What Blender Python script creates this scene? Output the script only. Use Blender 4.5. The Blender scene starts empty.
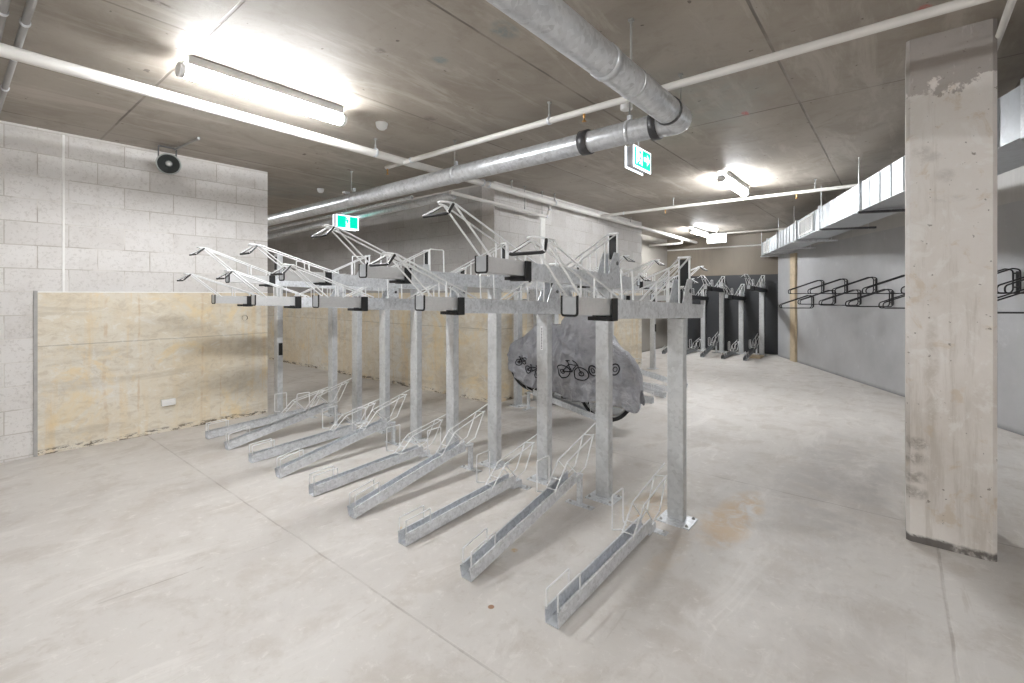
import bpy, bmesh, math, random
from mathutils import Vector, Matrix, noise
from mathutils.bvhtree import BVHTree
PI = math.pi
random.seed(7)
S = bpy.context.scene
COL = S.collection

# ------------------------------------------------------------------ materials
def new_mat(name):
    m = bpy.data.materials.new(name); m.use_nodes = True
    nt = m.node_tree
    for n in list(nt.nodes): nt.nodes.remove(n)
    out = nt.nodes.new('ShaderNodeOutputMaterial')
    b = nt.nodes.new('ShaderNodeBsdfPrincipled')
    nt.links.new(b.outputs[0], out.inputs[0])
    return m, nt, b

class NB:
    """small node-graph helper"""
    def __init__(s, nt): s.nt = nt; s.N = nt.nodes; s.L = nt.links
    def pos(s):
        g = s.N.new('ShaderNodeNewGeometry'); return g.outputs['Position']
    def obj(s):
        g = s.N.new('ShaderNodeTexCoord'); return g.outputs['Object']
    def sep(s, v):
        n = s.N.new('ShaderNodeSeparateXYZ'); s.L.new(v, n.inputs[0]); return n.outputs
    def comb(s, x, y, z):
        n = s.N.new('ShaderNodeCombineXYZ')
        for i, v in enumerate((x, y, z)): s.set(n.inputs[i], v)
        return n.outputs[0]
    def set(s, inp, v):
        if hasattr(v, 'is_linked') or isinstance(v, bpy.types.NodeSocket): s.L.new(v, inp)
        else: inp.default_value = v
    def m(s, op, a, b=0.0, c=0.0):
        n = s.N.new('ShaderNodeMath'); n.operation = op
        s.set(n.inputs[0], a); s.set(n.inputs[1], b); s.set(n.inputs[2], c)
        return n.outputs[0]
    def vscale(s, v, sc):
        n = s.N.new('ShaderNodeVectorMath'); n.operation = 'MULTIPLY'
        s.L.new(v, n.inputs[0]); n.inputs[1].default_value = sc; return n.outputs[0]
    def noise(s, v, scale, detail=6, rough=.6, dist=0):
        n = s.N.new('ShaderNodeTexNoise'); s.L.new(v, n.inputs['Vector'])
        n.inputs['Scale'].default_value = scale; n.inputs['Detail'].default_value = detail
        n.inputs['Roughness'].default_value = rough; n.inputs['Distortion'].default_value = dist
        return n.outputs['Fac']
    def ramp(s, f, stops):
        n = s.N.new('ShaderNodeValToRGB'); s.L.new(f, n.inputs[0])
        e = n.color_ramp.elements
        while len(e) < len(stops): e.new(.5)
        for q, (p, c) in zip(e, stops):
            q.position = p; q.color = (c[0], c[1], c[2], 1) if isinstance(c, (tuple, list)) else (c, c, c, 1)
        return n.outputs[0]
    def mix(s, f, a, b, mode='MIX'):
        n = s.N.new('ShaderNodeMix'); n.data_type = 'RGBA'; n.blend_type = mode
        s.set(n.inputs[0], f)
        for i, v in ((6, a), (7, b)):
            if isinstance(v, (tuple, list)): n.inputs[i].default_value = (v[0], v[1], v[2], 1)
            else: s.L.new(v, n.inputs[i])
        return n.outputs[2]
    def smooth(s, v, lo, hi):
        n = s.N.new('ShaderNodeMapRange'); n.interpolation_type = 'SMOOTHSTEP'
        s.L.new(v, n.inputs[0]); n.inputs[1].default_value = lo; n.inputs[2].default_value = hi
        return n.outputs[0]
    def line(s, v, at, w):          # 1 on a thin line v == at
        d = s.m('ABSOLUTE', s.m('SUBTRACT', v, at))
        return s.m('SUBTRACT', 1.0, s.smooth(d, w*.5, w))
    def spot(s, xs, ys, x, y, rx, ry, nz=None):
        dx = s.m('DIVIDE', s.m('SUBTRACT', xs, x), rx); dy = s.m('DIVIDE', s.m('SUBTRACT', ys, y), ry)
        d = s.m('ADD', s.m('MULTIPLY', dx, dx), s.m('MULTIPLY', dy, dy))
        if nz is None: return s.m('SUBTRACT', 1.0, s.smooth(d, .5, 1.1))
        soft = s.m('SUBTRACT', 1.0, s.smooth(s.m('ADD', d, s.m('MULTIPLY', s.m('SUBTRACT', nz, .5), 3.0)), .0, 1.7))
        fine = s.noise(s.pos(), 2.2/math.sqrt(rx*ry)**.6, 7, .75, .6)
        return s.m('MULTIPLY', soft, s.smooth(fine, .36, .60))
    def bump(s, b, h, dist=.005, strength=.5):
        n = s.N.new('ShaderNodeBump'); n.inputs['Distance'].default_value = dist; n.inputs['Strength'].default_value = strength
        s.L.new(h, n.inputs['Height']); s.L.new(n.outputs[0], b.inputs['Normal'])

def simple(name, col, rough=.6, metal=0.0, var=.0, scale=30, emis=None, estr=0):
    m, nt, b = new_mat(name); q = NB(nt)
    b.inputs['Roughness'].default_value = rough; b.inputs['Metallic'].default_value = metal
    if var:
        f = q.noise(q.obj(), scale, 4)
        c = q.ramp(f, [(.3, tuple(x*(1-var) for x in col)), (.7, tuple(min(1, x*(1+var)) for x in col))])
        nt.links.new(c, b.inputs['Base Color'])
    else:
        b.inputs['Base Color'].default_value = (*col, 1)
    if emis:
        b.inputs['Emission Color'].default_value = (*emis, 1); b.inputs['Emission Strength'].default_value = estr
    return m

def concrete_floor():
    m, nt, b = new_mat('floor_concrete'); q = NB(nt)
    P = q.pos(); x, y, z = q.sep(P)
    n1 = q.noise(P, .55, 8, .62, .4); n2 = q.noise(P, 3.2, 9, .68, .3); n3 = q.noise(P, 60, 3, .6)
    n4 = q.noise(q.vscale(P, (1, 3, 1)), 1.3, 8, .7, .8)
    c = q.ramp(n1, [(.3, (.55, .515, .485)), (.5, (.62, .59, .56)), (.7, (.67, .645, .62))])
    c = q.mix(q.m('MULTIPLY', q.smooth(n2, .48, .64), .55), c, (.50, .455, .41))
    n7 = q.noise(P, 16, 6, .75, .5); c = q.mix(q.m('MULTIPLY', q.smooth(n7, .54, .68), .35), c, (.47, .42, .375)); c = q.mix(q.m('MULTIPLY', q.m('SUBTRACT', 1.0, q.smooth(n7, .34, .44)), .35), c, (.80, .77, .74))
    c = q.mix(q.m('MULTIPLY', q.smooth(n4, .52, .66), .5), c, (.76, .73, .70))
    c = q.mix(q.m('MULTIPLY', q.smooth(n3, .62, .75), .12), c, (.38, .34, .3))
    # rust and tan marks
    for (sx, sy, rx, ry, k) in ((3.15, .80, .42, .13, .75), (2.95, 1.25, .3, .14, .5), (2.85, 1.9, .3, .12, .25), (2.7, .95, .5, .07, .2),
                                (1.99, 1.62, .02, .02, .9), (2.3, 1.15, .02, .02, .8), (3.1, 2.4, .3, .12, .25), (2.8, 1.26, .018, .014, .9), (1.75, 2.3, .015, .015, .8)):
        c = q.mix(q.m('MULTIPLY', q.spot(x, y, sx, sy, rx, ry, n2), k), c, (.55, .36, .16))
    c = q.mix(q.m('MULTIPLY', q.spot(x, y, 1.565, 1.407, .016, .016), .9), c, (.3, .14, .06))
    for (sx, sy, rx, ry, k) in ((4.6, .35, 1.1, .35, .5), (3.7, .45, .8, .4, .4), (2.4, .3, .7, .4, .2), (1.1, 2.1, .5, .2, .12), (.6, 4.2, .6, .3, .12)):
        c = q.mix(q.m('MULTIPLY', q.spot(x, y, sx, sy, rx, ry, n2), k), c, (.36, .34, .33))
    wob = q.m('MULTIPLY', q.m('SUBTRACT', n2, .5), .02)
    xw = q.m('ADD', x, wob); yw = q.m('ADD', y, wob)
    jt = q.line(xw, 1.30, .0065)
    jt = q.m('MAXIMUM', jt, q.line(xw, 3.78, .008))
    jt = q.m('MAXIMUM', jt, q.m('MULTIPLY', q.line(yw, -.17, .008), q.smooth(x, 1.9, 1.95)))
    jt = q.m('MAXIMUM', jt, q.line(xw, 8.7, .012))
    c = q.mix(q.m('MULTIPLY', jt, q.m('ADD', .15, q.m('MULTIPLY', q.smooth(n2, .4, .6), .4))), c, (.30, .26, .23))
    # long dark scratches
    sc = q.m('MULTIPLY', q.line(q.m('ADD', yw, q.m('MULTIPLY', x, .10)), 2.84, .006), q.spot(x, y, 1.0, 2.75, .62, .3))
    c = q.mix(q.m('MULTIPLY', sc, q.m('MULTIPLY', q.smooth(n2, .42, .6), .45)), c, (.25, .2, .17))
    n6 = q.noise(q.vscale(P, (1.2, 14, 1)), 1.1, 5, .6, .3)
    c = q.mix(q.m('MULTIPLY', q.smooth(n6, .64, .72), .35), c, (.42, .37, .32))
    nt.links.new(c, b.inputs['Base Color'])
    r = q.ramp(n2, [(.3, .42), (.7, .62)]); nt.links.new(r, b.inputs['Roughness'])
    h = q.m('ADD', q.m('MULTIPLY', n3, .3), q.m('SUBTRACT', n2, q.m('MULTIPLY', jt, 1.5)))
    q.bump(b, h, .004, .35)
    return m

def concrete_ceiling():
    m, nt, b = new_mat('ceiling_concrete'); q = NB(nt)
    P = q.pos(); x, y, z = q.sep(P)
    n1 = q.noise(P, .7, 8, .65, .6); n2 = q.noise(P, 2.6, 9, .7, .8); n3 = q.noise(P, 45, 3, .6)
    n4 = q.noise(q.vscale(P, (.8, 4, 1)), 1.2, 7, .7, .5)
    c = q.ramp(n1, [(.3, (.30, .26, .215)), (.5, (.385, .345, .295)), (.7, (.45, .41, .36))])
    c = q.mix(q.m('MULTIPLY', q.smooth(n2, .48, .66), .5), c, (.27, .23, .185))
    n7 = q.noise(P, 13, 6, .75, .5); c = q.mix(q.m('MULTIPLY', q.smooth(n7, .53, .66), .22), c, (.26, .22, .175))
    c = q.mix(q.m('MULTIPLY', q.smooth(n4, .5, .66), .6), c, (.54, .50, .45))
    c = q.mix(q.m('MULTIPLY', q.smooth(q.noise(P, 17, 2, .4), .745, .765), .8), c, (.08, .06, .05))
    wob = q.m('MULTIPLY', q.m('SUBTRACT', n2, .5), .012)
    xw = q.m('ADD', x, wob); yw = q.m('ADD', y, wob)
    # formwork sheet joints
    jt = q.line(xw, .945, .010)
    for v in (4.11, 7.28): jt = q.m('MAXIMUM', jt, q.line(xw, v, .010))
    for v in (-1.86, -.64, .57, 1.78, 3.01, 4.22, 5.44, 6.66, 7.9):
        jt = q.m('MAXIMUM', jt, q.line(yw, v, .010))
    jf = q.smooth(q.noise(P, 1.7, 3), .38, .6)
    c = q.mix(q.m('MULTIPLY', jt, q.m('ADD', .3, q.m('MULTIPLY', jf, .5))), c, (.10, .085, .07))
    # sheets differ slightly in tone
    row = q.m('FLOOR', q.m('DIVIDE', q.m('ADD', y, .64), 1.215)); cl = q.m('FLOOR', q.m('DIVIDE', q.m('SUBTRACT', x, .945), 3.165))
    wn = q.N.new('ShaderNodeTexWhiteNoise'); wn.noise_dimensions = '3D'
    q.L.new(q.comb(row, cl, 3.0), wn.inputs['Vector'])
    c = q.mix(q.m('MULTIPLY', wn.outputs['Value'], .28), c, (.27, .245, .215))
    for (sx, sy, rx, ry, k, col) in ((4.076, .943, .05, .025, .9, (.55, .05, .06)), (3.161, -.098, .04, .03, .9, (.6, .07, .08)), (3.189, .03, .04, .03, .8, (.6, .07, .08)),
                                     (1.957, 1.66, .09, .06, .6, (.16, .24, .26)), (1.953, 2.179, .05, .04, .6, (.16, .26, .28)), (.68, 2.83, .06, .02, .8, (.08, .06, .05)),
                                     (3.6, 1.2, .6, .5, .30, (.30, .36, .36)), (2.55, 2.97, .05, .05, .6, (.12, .1, .09)), (1.654, 2.37, .03, .03, .5, (.12, .1, .08)),
                                     (3.0, 6.6, .8, .7, .25, (.2, .3, .32))):
        c = q.mix(q.m('MULTIPLY', q.spot(x, y, sx, sy, rx, ry, n2), k), c, col)
    nt.links.new(c, b.inputs['Base Color']); b.inputs['Roughness'].default_value = .62
    q.bump(b, q.m('ADD', n2, q.m('SUBTRACT', q.m('MULTIPLY', n3, .3), q.m('MULTIPLY', jt, 1.2))), .004, .4)
    return m

def block_wall(name, axis, shift, tone=1.0):
    """grey concrete blocks above a cast concrete upstand (axis: which world axis runs along the wall)"""
    m, nt, b = new_mat(name); q = NB(nt)
    P = q.pos(); x, y, z = q.sep(P); u = x if axis == 'x' else y
    n1 = q.noise(P, .9, 7, .65); n2 = q.noise(P, 5, 8, .7, .4); n3 = q.noise(P, 110, 3, .7)
    uv = q.comb(q.m('ADD', u, shift), q.m('SUBTRACT', z, 1.42-2.0), 0.0)
    br = q.N.new('ShaderNodeTexBrick'); q.L.new(uv, br.inputs['Vector'])
    br.offset = .5; br.offset_frequency = 2; br.squash = 1
    for k, v in (('Scale', 1.0), ('Mortar Size', .0045), ('Mortar Smooth', .3), ('Bias', 0.0), ('Brick Width', .395), ('Row Height', .2)): br.inputs[k].default_value = v
    br.inputs['Color1'].default_value = (.65*tone, .625*tone, .605*tone, 1); br.inputs['Color2'].default_value = (.75*tone, .73*tone, .715*tone, 1)
    br.inputs['Mortar'].default_value = (.54*tone, .505*tone, .47*tone, 1)
    c = br.outputs['Color']
    c = q.mix(q.m('MULTIPLY', q.smooth(n2, .45, .7), .25), c, (.47*tone, .43*tone, .39*tone))
    c = q.mix(q.m('MULTIPLY', q.smooth(q.noise(P, 42, 4, .7), .52, .64), .35), c, (.42*tone, .39*tone, .36*tone))
    # some vertical joints are pale mortar, some dark
    vj = q.m('MULTIPLY', br.outputs['Fac'], q.smooth(q.noise(P, 2.2, 1), .5, .56))
    c = q.mix(q.m('MULTIPLY', vj, .5), c, (.85*tone, .83*tone, .8*tone))
    vd = q.m('MULTIPLY', br.outputs['Fac'], q.smooth(q.noise(q.vscale(P, (1, 1, 1.7)), 1.9, 1), .52, .6))
    c = q.mix(q.m('MULTIPLY', vd, .3), c, (.26, .21, .16))
    # cast part
    st = q.noise(q.vscale(P, (9, 9, .5)), 1.0, 6, .65)
    st2 = q.noise(q.vscale(P, (.8, .8, 5)), 1.1, 6, .65, .5)
    k = q.ramp(n1, [(.3, (.70, .58, .40)), (.5, (.73, .67, .56)), (.7, (.76, .73, .67))])
    k = q.mix(q.m('MULTIPLY', q.m('MULTIPLY', q.smooth(st, .48, .66), q.smooth(n1, .35, .6)), .6), k, (.74, .55, .28))
    k = q.mix(q.m('MULTIPLY', q.smooth(st2, .5, .68), .45), k, (.46, .40, .31))
    k = q.mix(q.m('MULTIPLY', q.smooth(n2, .56, .68), .35), k, (.76, .73, .68))
    k = q.mix(q.m('MULTIPLY', q.line(q.m('ADD', z, q.m('MULTIPLY', n2, .02)), .955, .006), .45), k, (.25, .2, .14))
    n8 = q.noise(q.vscale(P, (1, 1, 1.6)), 9, 8, .75, .8)
    k = q.mix(q.m('MULTIPLY', q.smooth(n8, .5, .62), .5), k, (.55, .47, .36)); k = q.mix(q.m('MULTIPLY', q.m('SUBTRACT', 1.0, q.smooth(n8, .36, .46)), .5), k, (.82, .80, .76))
    k = q.mix(q.m('MULTIPLY', q.smooth(q.noise(P, 1.9, 6, .7, .8), .52, .66), .55), k, (.80, .62, .33))
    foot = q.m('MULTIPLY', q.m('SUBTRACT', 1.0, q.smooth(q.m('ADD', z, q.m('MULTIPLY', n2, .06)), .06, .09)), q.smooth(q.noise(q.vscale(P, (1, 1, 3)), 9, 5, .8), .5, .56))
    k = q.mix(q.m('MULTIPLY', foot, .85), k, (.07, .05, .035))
    # broad vertical stains
    for (su, w_) in ((.985, .016), (1.235, .010), (1.77, .012), (1.95, .008), (2.12, .006)) if axis == 'x' and shift < 0 else ():
        k = q.mix(q.m('MULTIPLY', q.m('MULTIPLY', q.line(q.m('ADD', u, q.m('MULTIPLY', n1, .10)), su+.05, w_), q.smooth(q.noise(P, 3.1, 5, .7), .46, .62)), .42), k, (.55, .36, .17))
    top = q.smooth(z, 1.417, 1.425)
    if axis == 'x' and shift < 0: top = q.m('MAXIMUM', top, q.m('SUBTRACT', 1.0, q.smooth(x, .52, .53)))
    c = q.mix(top, k, c)
    # render dust just under the slab
    c = q.mix(q.m('MULTIPLY', q.smooth(z, 2.815, 2.823), .6), c, (.62, .6, .57))
    nt.links.new(c, b.inputs['Base Color']); b.inputs['Roughness'].default_value = .75
    h = q.m('ADD', q.m('MULTIPLY', n3, .4), q.m('SUBTRACT', n2, q.m('MULTIPLY', q.m('MULTIPLY', br.outputs['Fac'], top), 1.6)))
    q.bump(b, h, .005, .5)
    return m

def painted_wall(name, zsplit, low, high):
    m, nt, b = new_mat(name); q = NB(nt)
    P = q.pos(); x, y, z = q.sep(P)
    n1 = q.noise(P, .8, 7, .65); n2 = q.noise(P, 4, 8, .7, .4); st = q.noise(q.vscale(P, (6, 6, .5)), 1.0, 6, .65)
    lo = q.ramp(n1, [(.3, tuple(v*.85 for v in low)), (.7, tuple(v*1.15 for v in low))])
    lo = q.mix(q.m('MULTIPLY', q.smooth(n2, .58, .72), .3), lo, tuple(min(1, v*1.5+.02) for v in low))
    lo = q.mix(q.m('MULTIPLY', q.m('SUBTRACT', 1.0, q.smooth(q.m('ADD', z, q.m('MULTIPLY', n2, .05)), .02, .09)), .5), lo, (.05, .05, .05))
    hi = q.ramp(n1, [(.3, tuple(v*.85 for v in high)), (.7, tuple(v*1.12 for v in high))])
    hi = q.mix(q.m('MULTIPLY', q.smooth(st, .5, .7), .35), hi, tuple(v*.65 for v in high))
    c = q.mix(q.smooth(q.m('ADD', z, q.m('MULTIPLY', q.m('SUBTRACT', n2, .5), .015)), zsplit-.006, zsplit+.006), lo, hi)
    nt.links.new(c, b.inputs['Base Color']); b.inputs['Roughness'].default_value = .5
    q.bump(b, n2, .004, .3)
    return m

def column_mat():
    m, nt, b = new_mat('column_concrete'); q = NB(nt)
    P = q.pos(); x, y, z = q.sep(P)
    n1 = q.noise(P, 1.6, 8, .65, .4); n2 = q.noise(P, 7, 9, .7, .5); n3 = q.noise(P, 80, 3, .7); st = q.noise(q.vscale(P, (7, 7, .6)), 1.5, 6, .7)
    c = q.ramp(n1, [(.3, (.70, .655, .61)), (.5, (.79, .75, .715)), (.7, (.84, .81, .78))])
    c = q.mix(q.m('MULTIPLY', q.smooth(st, .52, .66), .45), c, (.50, .45, .39))
    c = q.mix(q.m('MULTIPLY', q.smooth(n2, .55, .66), .45), c, (.60, .48, .34))
    c = q.mix(q.m('MULTIPLY', q.m('SUBTRACT', 1.0, q.smooth(n2, .36, .46)), .5), c, (.88, .87, .85))
    c = q.mix(q.m('MULTIPLY', q.smooth(q.noise(P, 34, 2, .5), .70, .74), .7), c, (.2, .17, .14))
    # damp grey top of the column with an uneven lower edge
    edge = q.m('ADD', z, q.m('ADD', q.m('MULTIPLY', q.m('SUBTRACT', n1, .5), .55), q.m('ADD', q.m('MULTIPLY', q.m('SUBTRACT', n2, .5), .16), q.m('MULTIPLY', y, .12))))
    damp = q.smooth(edge, 2.52, 2.535)
    c = q.mix(q.m('MULTIPLY', damp, .75), c, (.30, .27, .25))
    c = q.mix(q.m('MULTIPLY', q.m('MULTIPLY', damp, q.smooth(q.noise(q.vscale(P, (9, 9, 2)), 2, 5, .7), .6, .66)), .5), c, (.6, .57, .55))
    # tyre rubs on the left edge and grime at the foot
    for zz in (.28, .37, .47, .56): c = q.mix(q.m('MULTIPLY', q.spot(y, z, -.07, zz, .06, .035, n2), .6), c, (.18, .15, .12))
    for (yy, zz, ry, rz) in ((-.14, 2.16, .05, .03), (-.2, 2.05, .04, .035), (-.22, 1.92, .07, .02), (-.1, 2.2, .04, .03)):
        c = q.mix(q.m('MULTIPLY', q.spot(y, z, yy, zz, ry, rz, n2), .35), c, (.32, .29, .26))
    c = q.mix(q.m('MULTIPLY', q.spot(y, z, -.145, .95, .03, .33, n2), .4), c, (.36, .30, .22))
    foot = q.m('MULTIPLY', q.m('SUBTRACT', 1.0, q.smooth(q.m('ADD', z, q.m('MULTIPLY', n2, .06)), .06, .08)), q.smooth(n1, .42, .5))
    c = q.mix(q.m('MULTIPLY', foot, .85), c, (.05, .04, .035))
    nt.links.new(c, b.inputs['Base Color']); b.inputs['Roughness'].default_value = .7
    q.bump(b, q.m('ADD', n2, n3), .004, .4)
    return m

def galv(name, col=(.62, .64, .66), rough=.38, metal=.75, sc=14, var=.10):
    m, nt, b = new_mat(name); q = NB(nt)
    P = q.obj()
    v = q.N.new('ShaderNodeTexVoronoi'); v.inputs['Scale'].default_value = sc*5; q.L.new(P, v.inputs['Vector'])
    n1 = q.noise(P, sc*.5, 7, .7, .8)
    sp = q.sep(v.outputs['Color'])[0]
    f = q.m('ADD', q.m('MULTIPLY', sp, .25), q.m('MULTIPLY', n1, .75))
    c = q.ramp(f, [(.28, tuple(x*(1-1.6*var) for x in col)), (.5, col), (.72, tuple(min(1, x*(1+var)) for x in col))])
    nt.links.new(c, b.inputs['Base Color'])
    b.inputs['Metallic'].default_value = metal
    r = q.ramp(f, [(.2, rough*.85), (.8, rough*1.2)]); nt.links.new(r, b.inputs['Roughness'])
    q.bump(b, n1, .0008, .15)
    return m

def fabric():
    m, nt, b = new_mat('cover_fabric'); q = NB(nt)
    P = q.obj(); n1 = q.noise(P, 3.5, 6, .6, .5); n2 = q.noise(P, 14, 5, .6, 1.2)
    c = q.ramp(n1, [(.3, (.31, .315, .345)), (.7, (.50, .505, .54))])
    nt.links.new(c, b.inputs['Base Color']); b.inputs['Roughness'].default_value = .45; b.inputs['Metallic'].default_value = .25
    q.bump(b, q.m('ADD', n1, q.m('MULTIPLY', n2, .5)), .06, .9)
    return m

M = dict(
    floor=concrete_floor(), ceil=concrete_ceiling(),
    wl=block_wall('wall_blocks_left', 'x', -.877+4*.395-4.0), wb=block_wall('wall_blocks_front', 'x', .15, .88), ws=block_wall('wall_blocks_side_shaded', 'y', .1, .62), wc=painted_wall('bare_concrete', 5.0, (.30, .28, .25), (.3, .3, .3)),  # side-face blocks use a lower tone, so that wall's shade is in the colour
    wr=painted_wall('wall_grey_paint', 2.33, (.46, .465, .48), (.55, .54, .53)),
    wk=painted_wall('wall_dark_paint', 1.865, (.045, .047, .052), (.22, .185, .145)),
    col=column_mat(), galv=galv('galvanised_steel', (.70, .72, .75), .38, .4, 14, .17), tray=galv('brushed_tray', (.64, .64, .64), .42, .4, 30, .05), post=galv('galvanised_post', (.62, .635, .65), .42, .35, 9, .11),
    rod=galv('bright_rod', (.84, .85, .86), .4, .2, 40, .04), pipe=galv('galvanised_pipe', (.68, .70, .73), .32, .55, 8, .16), duct=galv('duct_sheet', (.50, .525, .555), .48, .5, 5, .08),
    white=simple('white_paint', (.74, .72, .69), .45, 0, .04, 6), plast=simple('white_plastic', (.85, .85, .84), .35),
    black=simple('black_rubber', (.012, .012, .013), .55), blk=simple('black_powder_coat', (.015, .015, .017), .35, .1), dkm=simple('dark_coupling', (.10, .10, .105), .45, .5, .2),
    conduit=simple('grey_conduit', (.33, .325, .32), .5, .1, .06, 8), horn=simple('horn_grey', (.40, .42, .41), .5, 0, .08, 20), hornin=simple('horn_inside', (.05, .055, .055), .6),
    seal=simple('pale_sealant', (.86, .85, .83), .7, 0, .05, 20), strip=simple('grey_strip', (.40, .39, .38), .6, 0, .1, 20), timber=simple('timber', (.56, .46, .32), .65, 0, .15, 9),
    brass=simple('brass', (.55, .32, .12), .35, .9), lamp=simple('lamp_diffuser', (1, 1, 1), .4, emis=(.965, .985, 1), estr=172),
    ltr=simple('lit_white', (.95, .97, 1), .4, emis=(.86, .93, 1), estr=2.2), green=simple('lit_green', (.0, .45, .30), .4, emis=(.0, .62, .42), estr=1.35),
    signgrey=simple('sign_body', (.45, .45, .48), .5), fab=fabric(), prt=simple('print_black', (.02, .02, .025), .6), tyre=simple('tyre', (.015, .015, .016), .7),
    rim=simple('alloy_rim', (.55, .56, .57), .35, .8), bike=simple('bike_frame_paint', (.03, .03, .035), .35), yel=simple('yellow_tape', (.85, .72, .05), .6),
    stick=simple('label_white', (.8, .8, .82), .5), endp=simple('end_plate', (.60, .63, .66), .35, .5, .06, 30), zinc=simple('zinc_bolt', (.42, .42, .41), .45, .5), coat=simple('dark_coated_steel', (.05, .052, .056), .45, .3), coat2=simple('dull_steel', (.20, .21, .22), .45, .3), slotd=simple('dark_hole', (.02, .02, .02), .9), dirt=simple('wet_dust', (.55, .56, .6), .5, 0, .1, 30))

# ------------------------------------------------------------------ mesh builder
class MB:
    def __init__(s): s.v = []; s.f = []; s.mi = []; s.sm = []
    def add(s, vs, fs, mi=0, sm=False):
        o = len(s.v); s.v += [tuple(p) for p in vs]
        for f in fs: s.f.append(tuple(i+o for i in f)); s.mi.append(mi); s.sm.append(sm)
        return s
    def box(s, x0, x1, y0, y1, z0, z1, mi=0):
        vs = [(x, y, z) for z in (z0, z1) for y in (y0, y1) for x in (x0, x1)]
        return s.add(vs, [(0, 2, 3, 1), (4, 5, 7, 6), (0, 1, 5, 4), (1, 3, 7, 5), (3, 2, 6, 7), (2, 0, 4, 6)], mi)
    def prism(s, prof, path0, path1, up=(0, 0, 1), mi=0, caps=True):
        """extrude a closed 2-D profile (side, up) from path0 to path1"""
        a, b = Vector(path0), Vector(path1); d = (b-a).normalized(); u = Vector(up); sd = d.cross(u).normalized(); u = sd.cross(d)
        n = len(prof); vs = [a+sd*p+u*q for p, q in prof]+[b+sd*p+u*q for p, q in prof]
        fs = [(i, (i+1) % n, n+(i+1) % n, n+i) for i in range(n)]
        if caps: fs += [tuple(range(n-1, -1, -1)), tuple(range(n, 2*n))]
        return s.add(vs, fs, mi)
    def tube(s, pts, r, n=8, mi=0, closed=False, fil=0.0, caps=True, rf=None):
        pts = [Vector(p) for p in pts]
        if fil > 0: pts = fillet(pts, fil, closed)
        N = len(pts); rings = []
        t0 = (pts[1]-pts[0]).normalized()
        ref = Vector((0, 0, 1)) if abs(t0.z) < .9 else Vector((1, 0, 0))
        nrm = (ref - t0*ref.dot(t0)).normalized()
        for i in range(N):
            if closed: t = (pts[(i+1) % N]-pts[i-1]).normalized()
            elif i == 0: t = t0
            elif i == N-1: t = (pts[-1]-pts[-2]).normalized()
            else: t = ((pts[i+1]-pts[i]).normalized()+(pts[i]-pts[i-1]).normalized()).normalized()
            nrm = (nrm - t*nrm.dot(t)).normalized(); bn = t.cross(nrm)
            rr = r if rf is None else rf(i/(N-1))
            rings.append([pts[i]+(nrm*math.cos(2*PI*k/n)+bn*math.sin(2*PI*k/n))*rr for k in range(n)])
        vs = [p for g in rings for p in g]; fs = []
        for i in range(N if closed else N-1):
            j = (i+1) % N
            fs += [(i*n+k, j*n+k, j*n+(k+1) % n, i*n+(k+1) % n) for k in range(n)]
        s.add(vs, fs, mi, True)
        if caps and not closed:
            s.add(rings[0], [tuple(range(n-1, -1, -1))], mi); s.add(rings[-1], [tuple(range(n))], mi)
        return s
    def lathe(s, prof, origin, axis, n=24, mi=0):
        """prof: list of (r, t) along axis"""
        a = Vector(axis).normalized(); ref = Vector((0, 0, 1)) if abs(a.z) < .9 else Vector((1, 0, 0))
        u = (ref-a*ref.dot(a)).normalized(); w = a.cross(u); o = Vector(origin)
        vs = []; fs = []
        for r, t in prof:
            vs += [o+a*t+(u*math.cos(2*PI*k/n)+w*math.sin(2*PI*k/n))*max(r, 1e-5) for k in range(n)]
        for i in range(len(prof)-1):
            fs += [(i*n+k, i*n+(k+1) % n, (i+1)*n+(k+1) % n, (i+1)*n+k) for k in range(n)]
        return s.add(vs, fs, mi, True)
    def build(s, name, mats, parent=None, bevel=0, smooth_angle=True):
        me = bpy.data.meshes.new(name); me.from_pydata(s.v, [], s.f)
        mats = mats if isinstance(mats, (list, tuple)) else [mats]
        for k in mats: me.materials.append(M[k])
        me.polygons.foreach_set('material_index', s.mi); me.polygons.foreach_set('use_smooth', s.sm)
        bm = bmesh.new(); bm.from_mesh(me); bmesh.ops.recalc_face_normals(bm, faces=bm.faces); bm.to_mesh(me); bm.free()
        me.update()
        o = bpy.data.objects.new(name, me); COL.objects.link(o)
        if parent: o.parent = parent
        if bevel:
            b = o.modifiers.new('bevel', 'BEVEL'); b.width = bevel; b.segments = 2; b.limit_method = 'ANGLE'
        return o

def fillet(pts, r, closed=False, seg=5):
    out = []; N = len(pts)
    for i in range(N):
        if not closed and i in (0, N-1): out.append(pts[i]); continue
        p, a, b = pts[i], pts[i-1], pts[(i+1) % N]
        da, db = (a-p), (b-p); la, lb = da.length, db.length; da.normalize(); db.normalize()
        c = max(-1, min(1, da.dot(db))); ang = math.acos(c)
        if ang > PI-.05: out.append(p); continue
        t = min(r/math.tan(ang/2), la*.45, lb*.45)
        p0, p1 = p+da*t, p+db*t
        for k in range(seg+1):
            u = k/seg; out.append(p0*(1-u)**2+p*2*u*(1-u)+p1*u*u)
    return out

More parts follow.
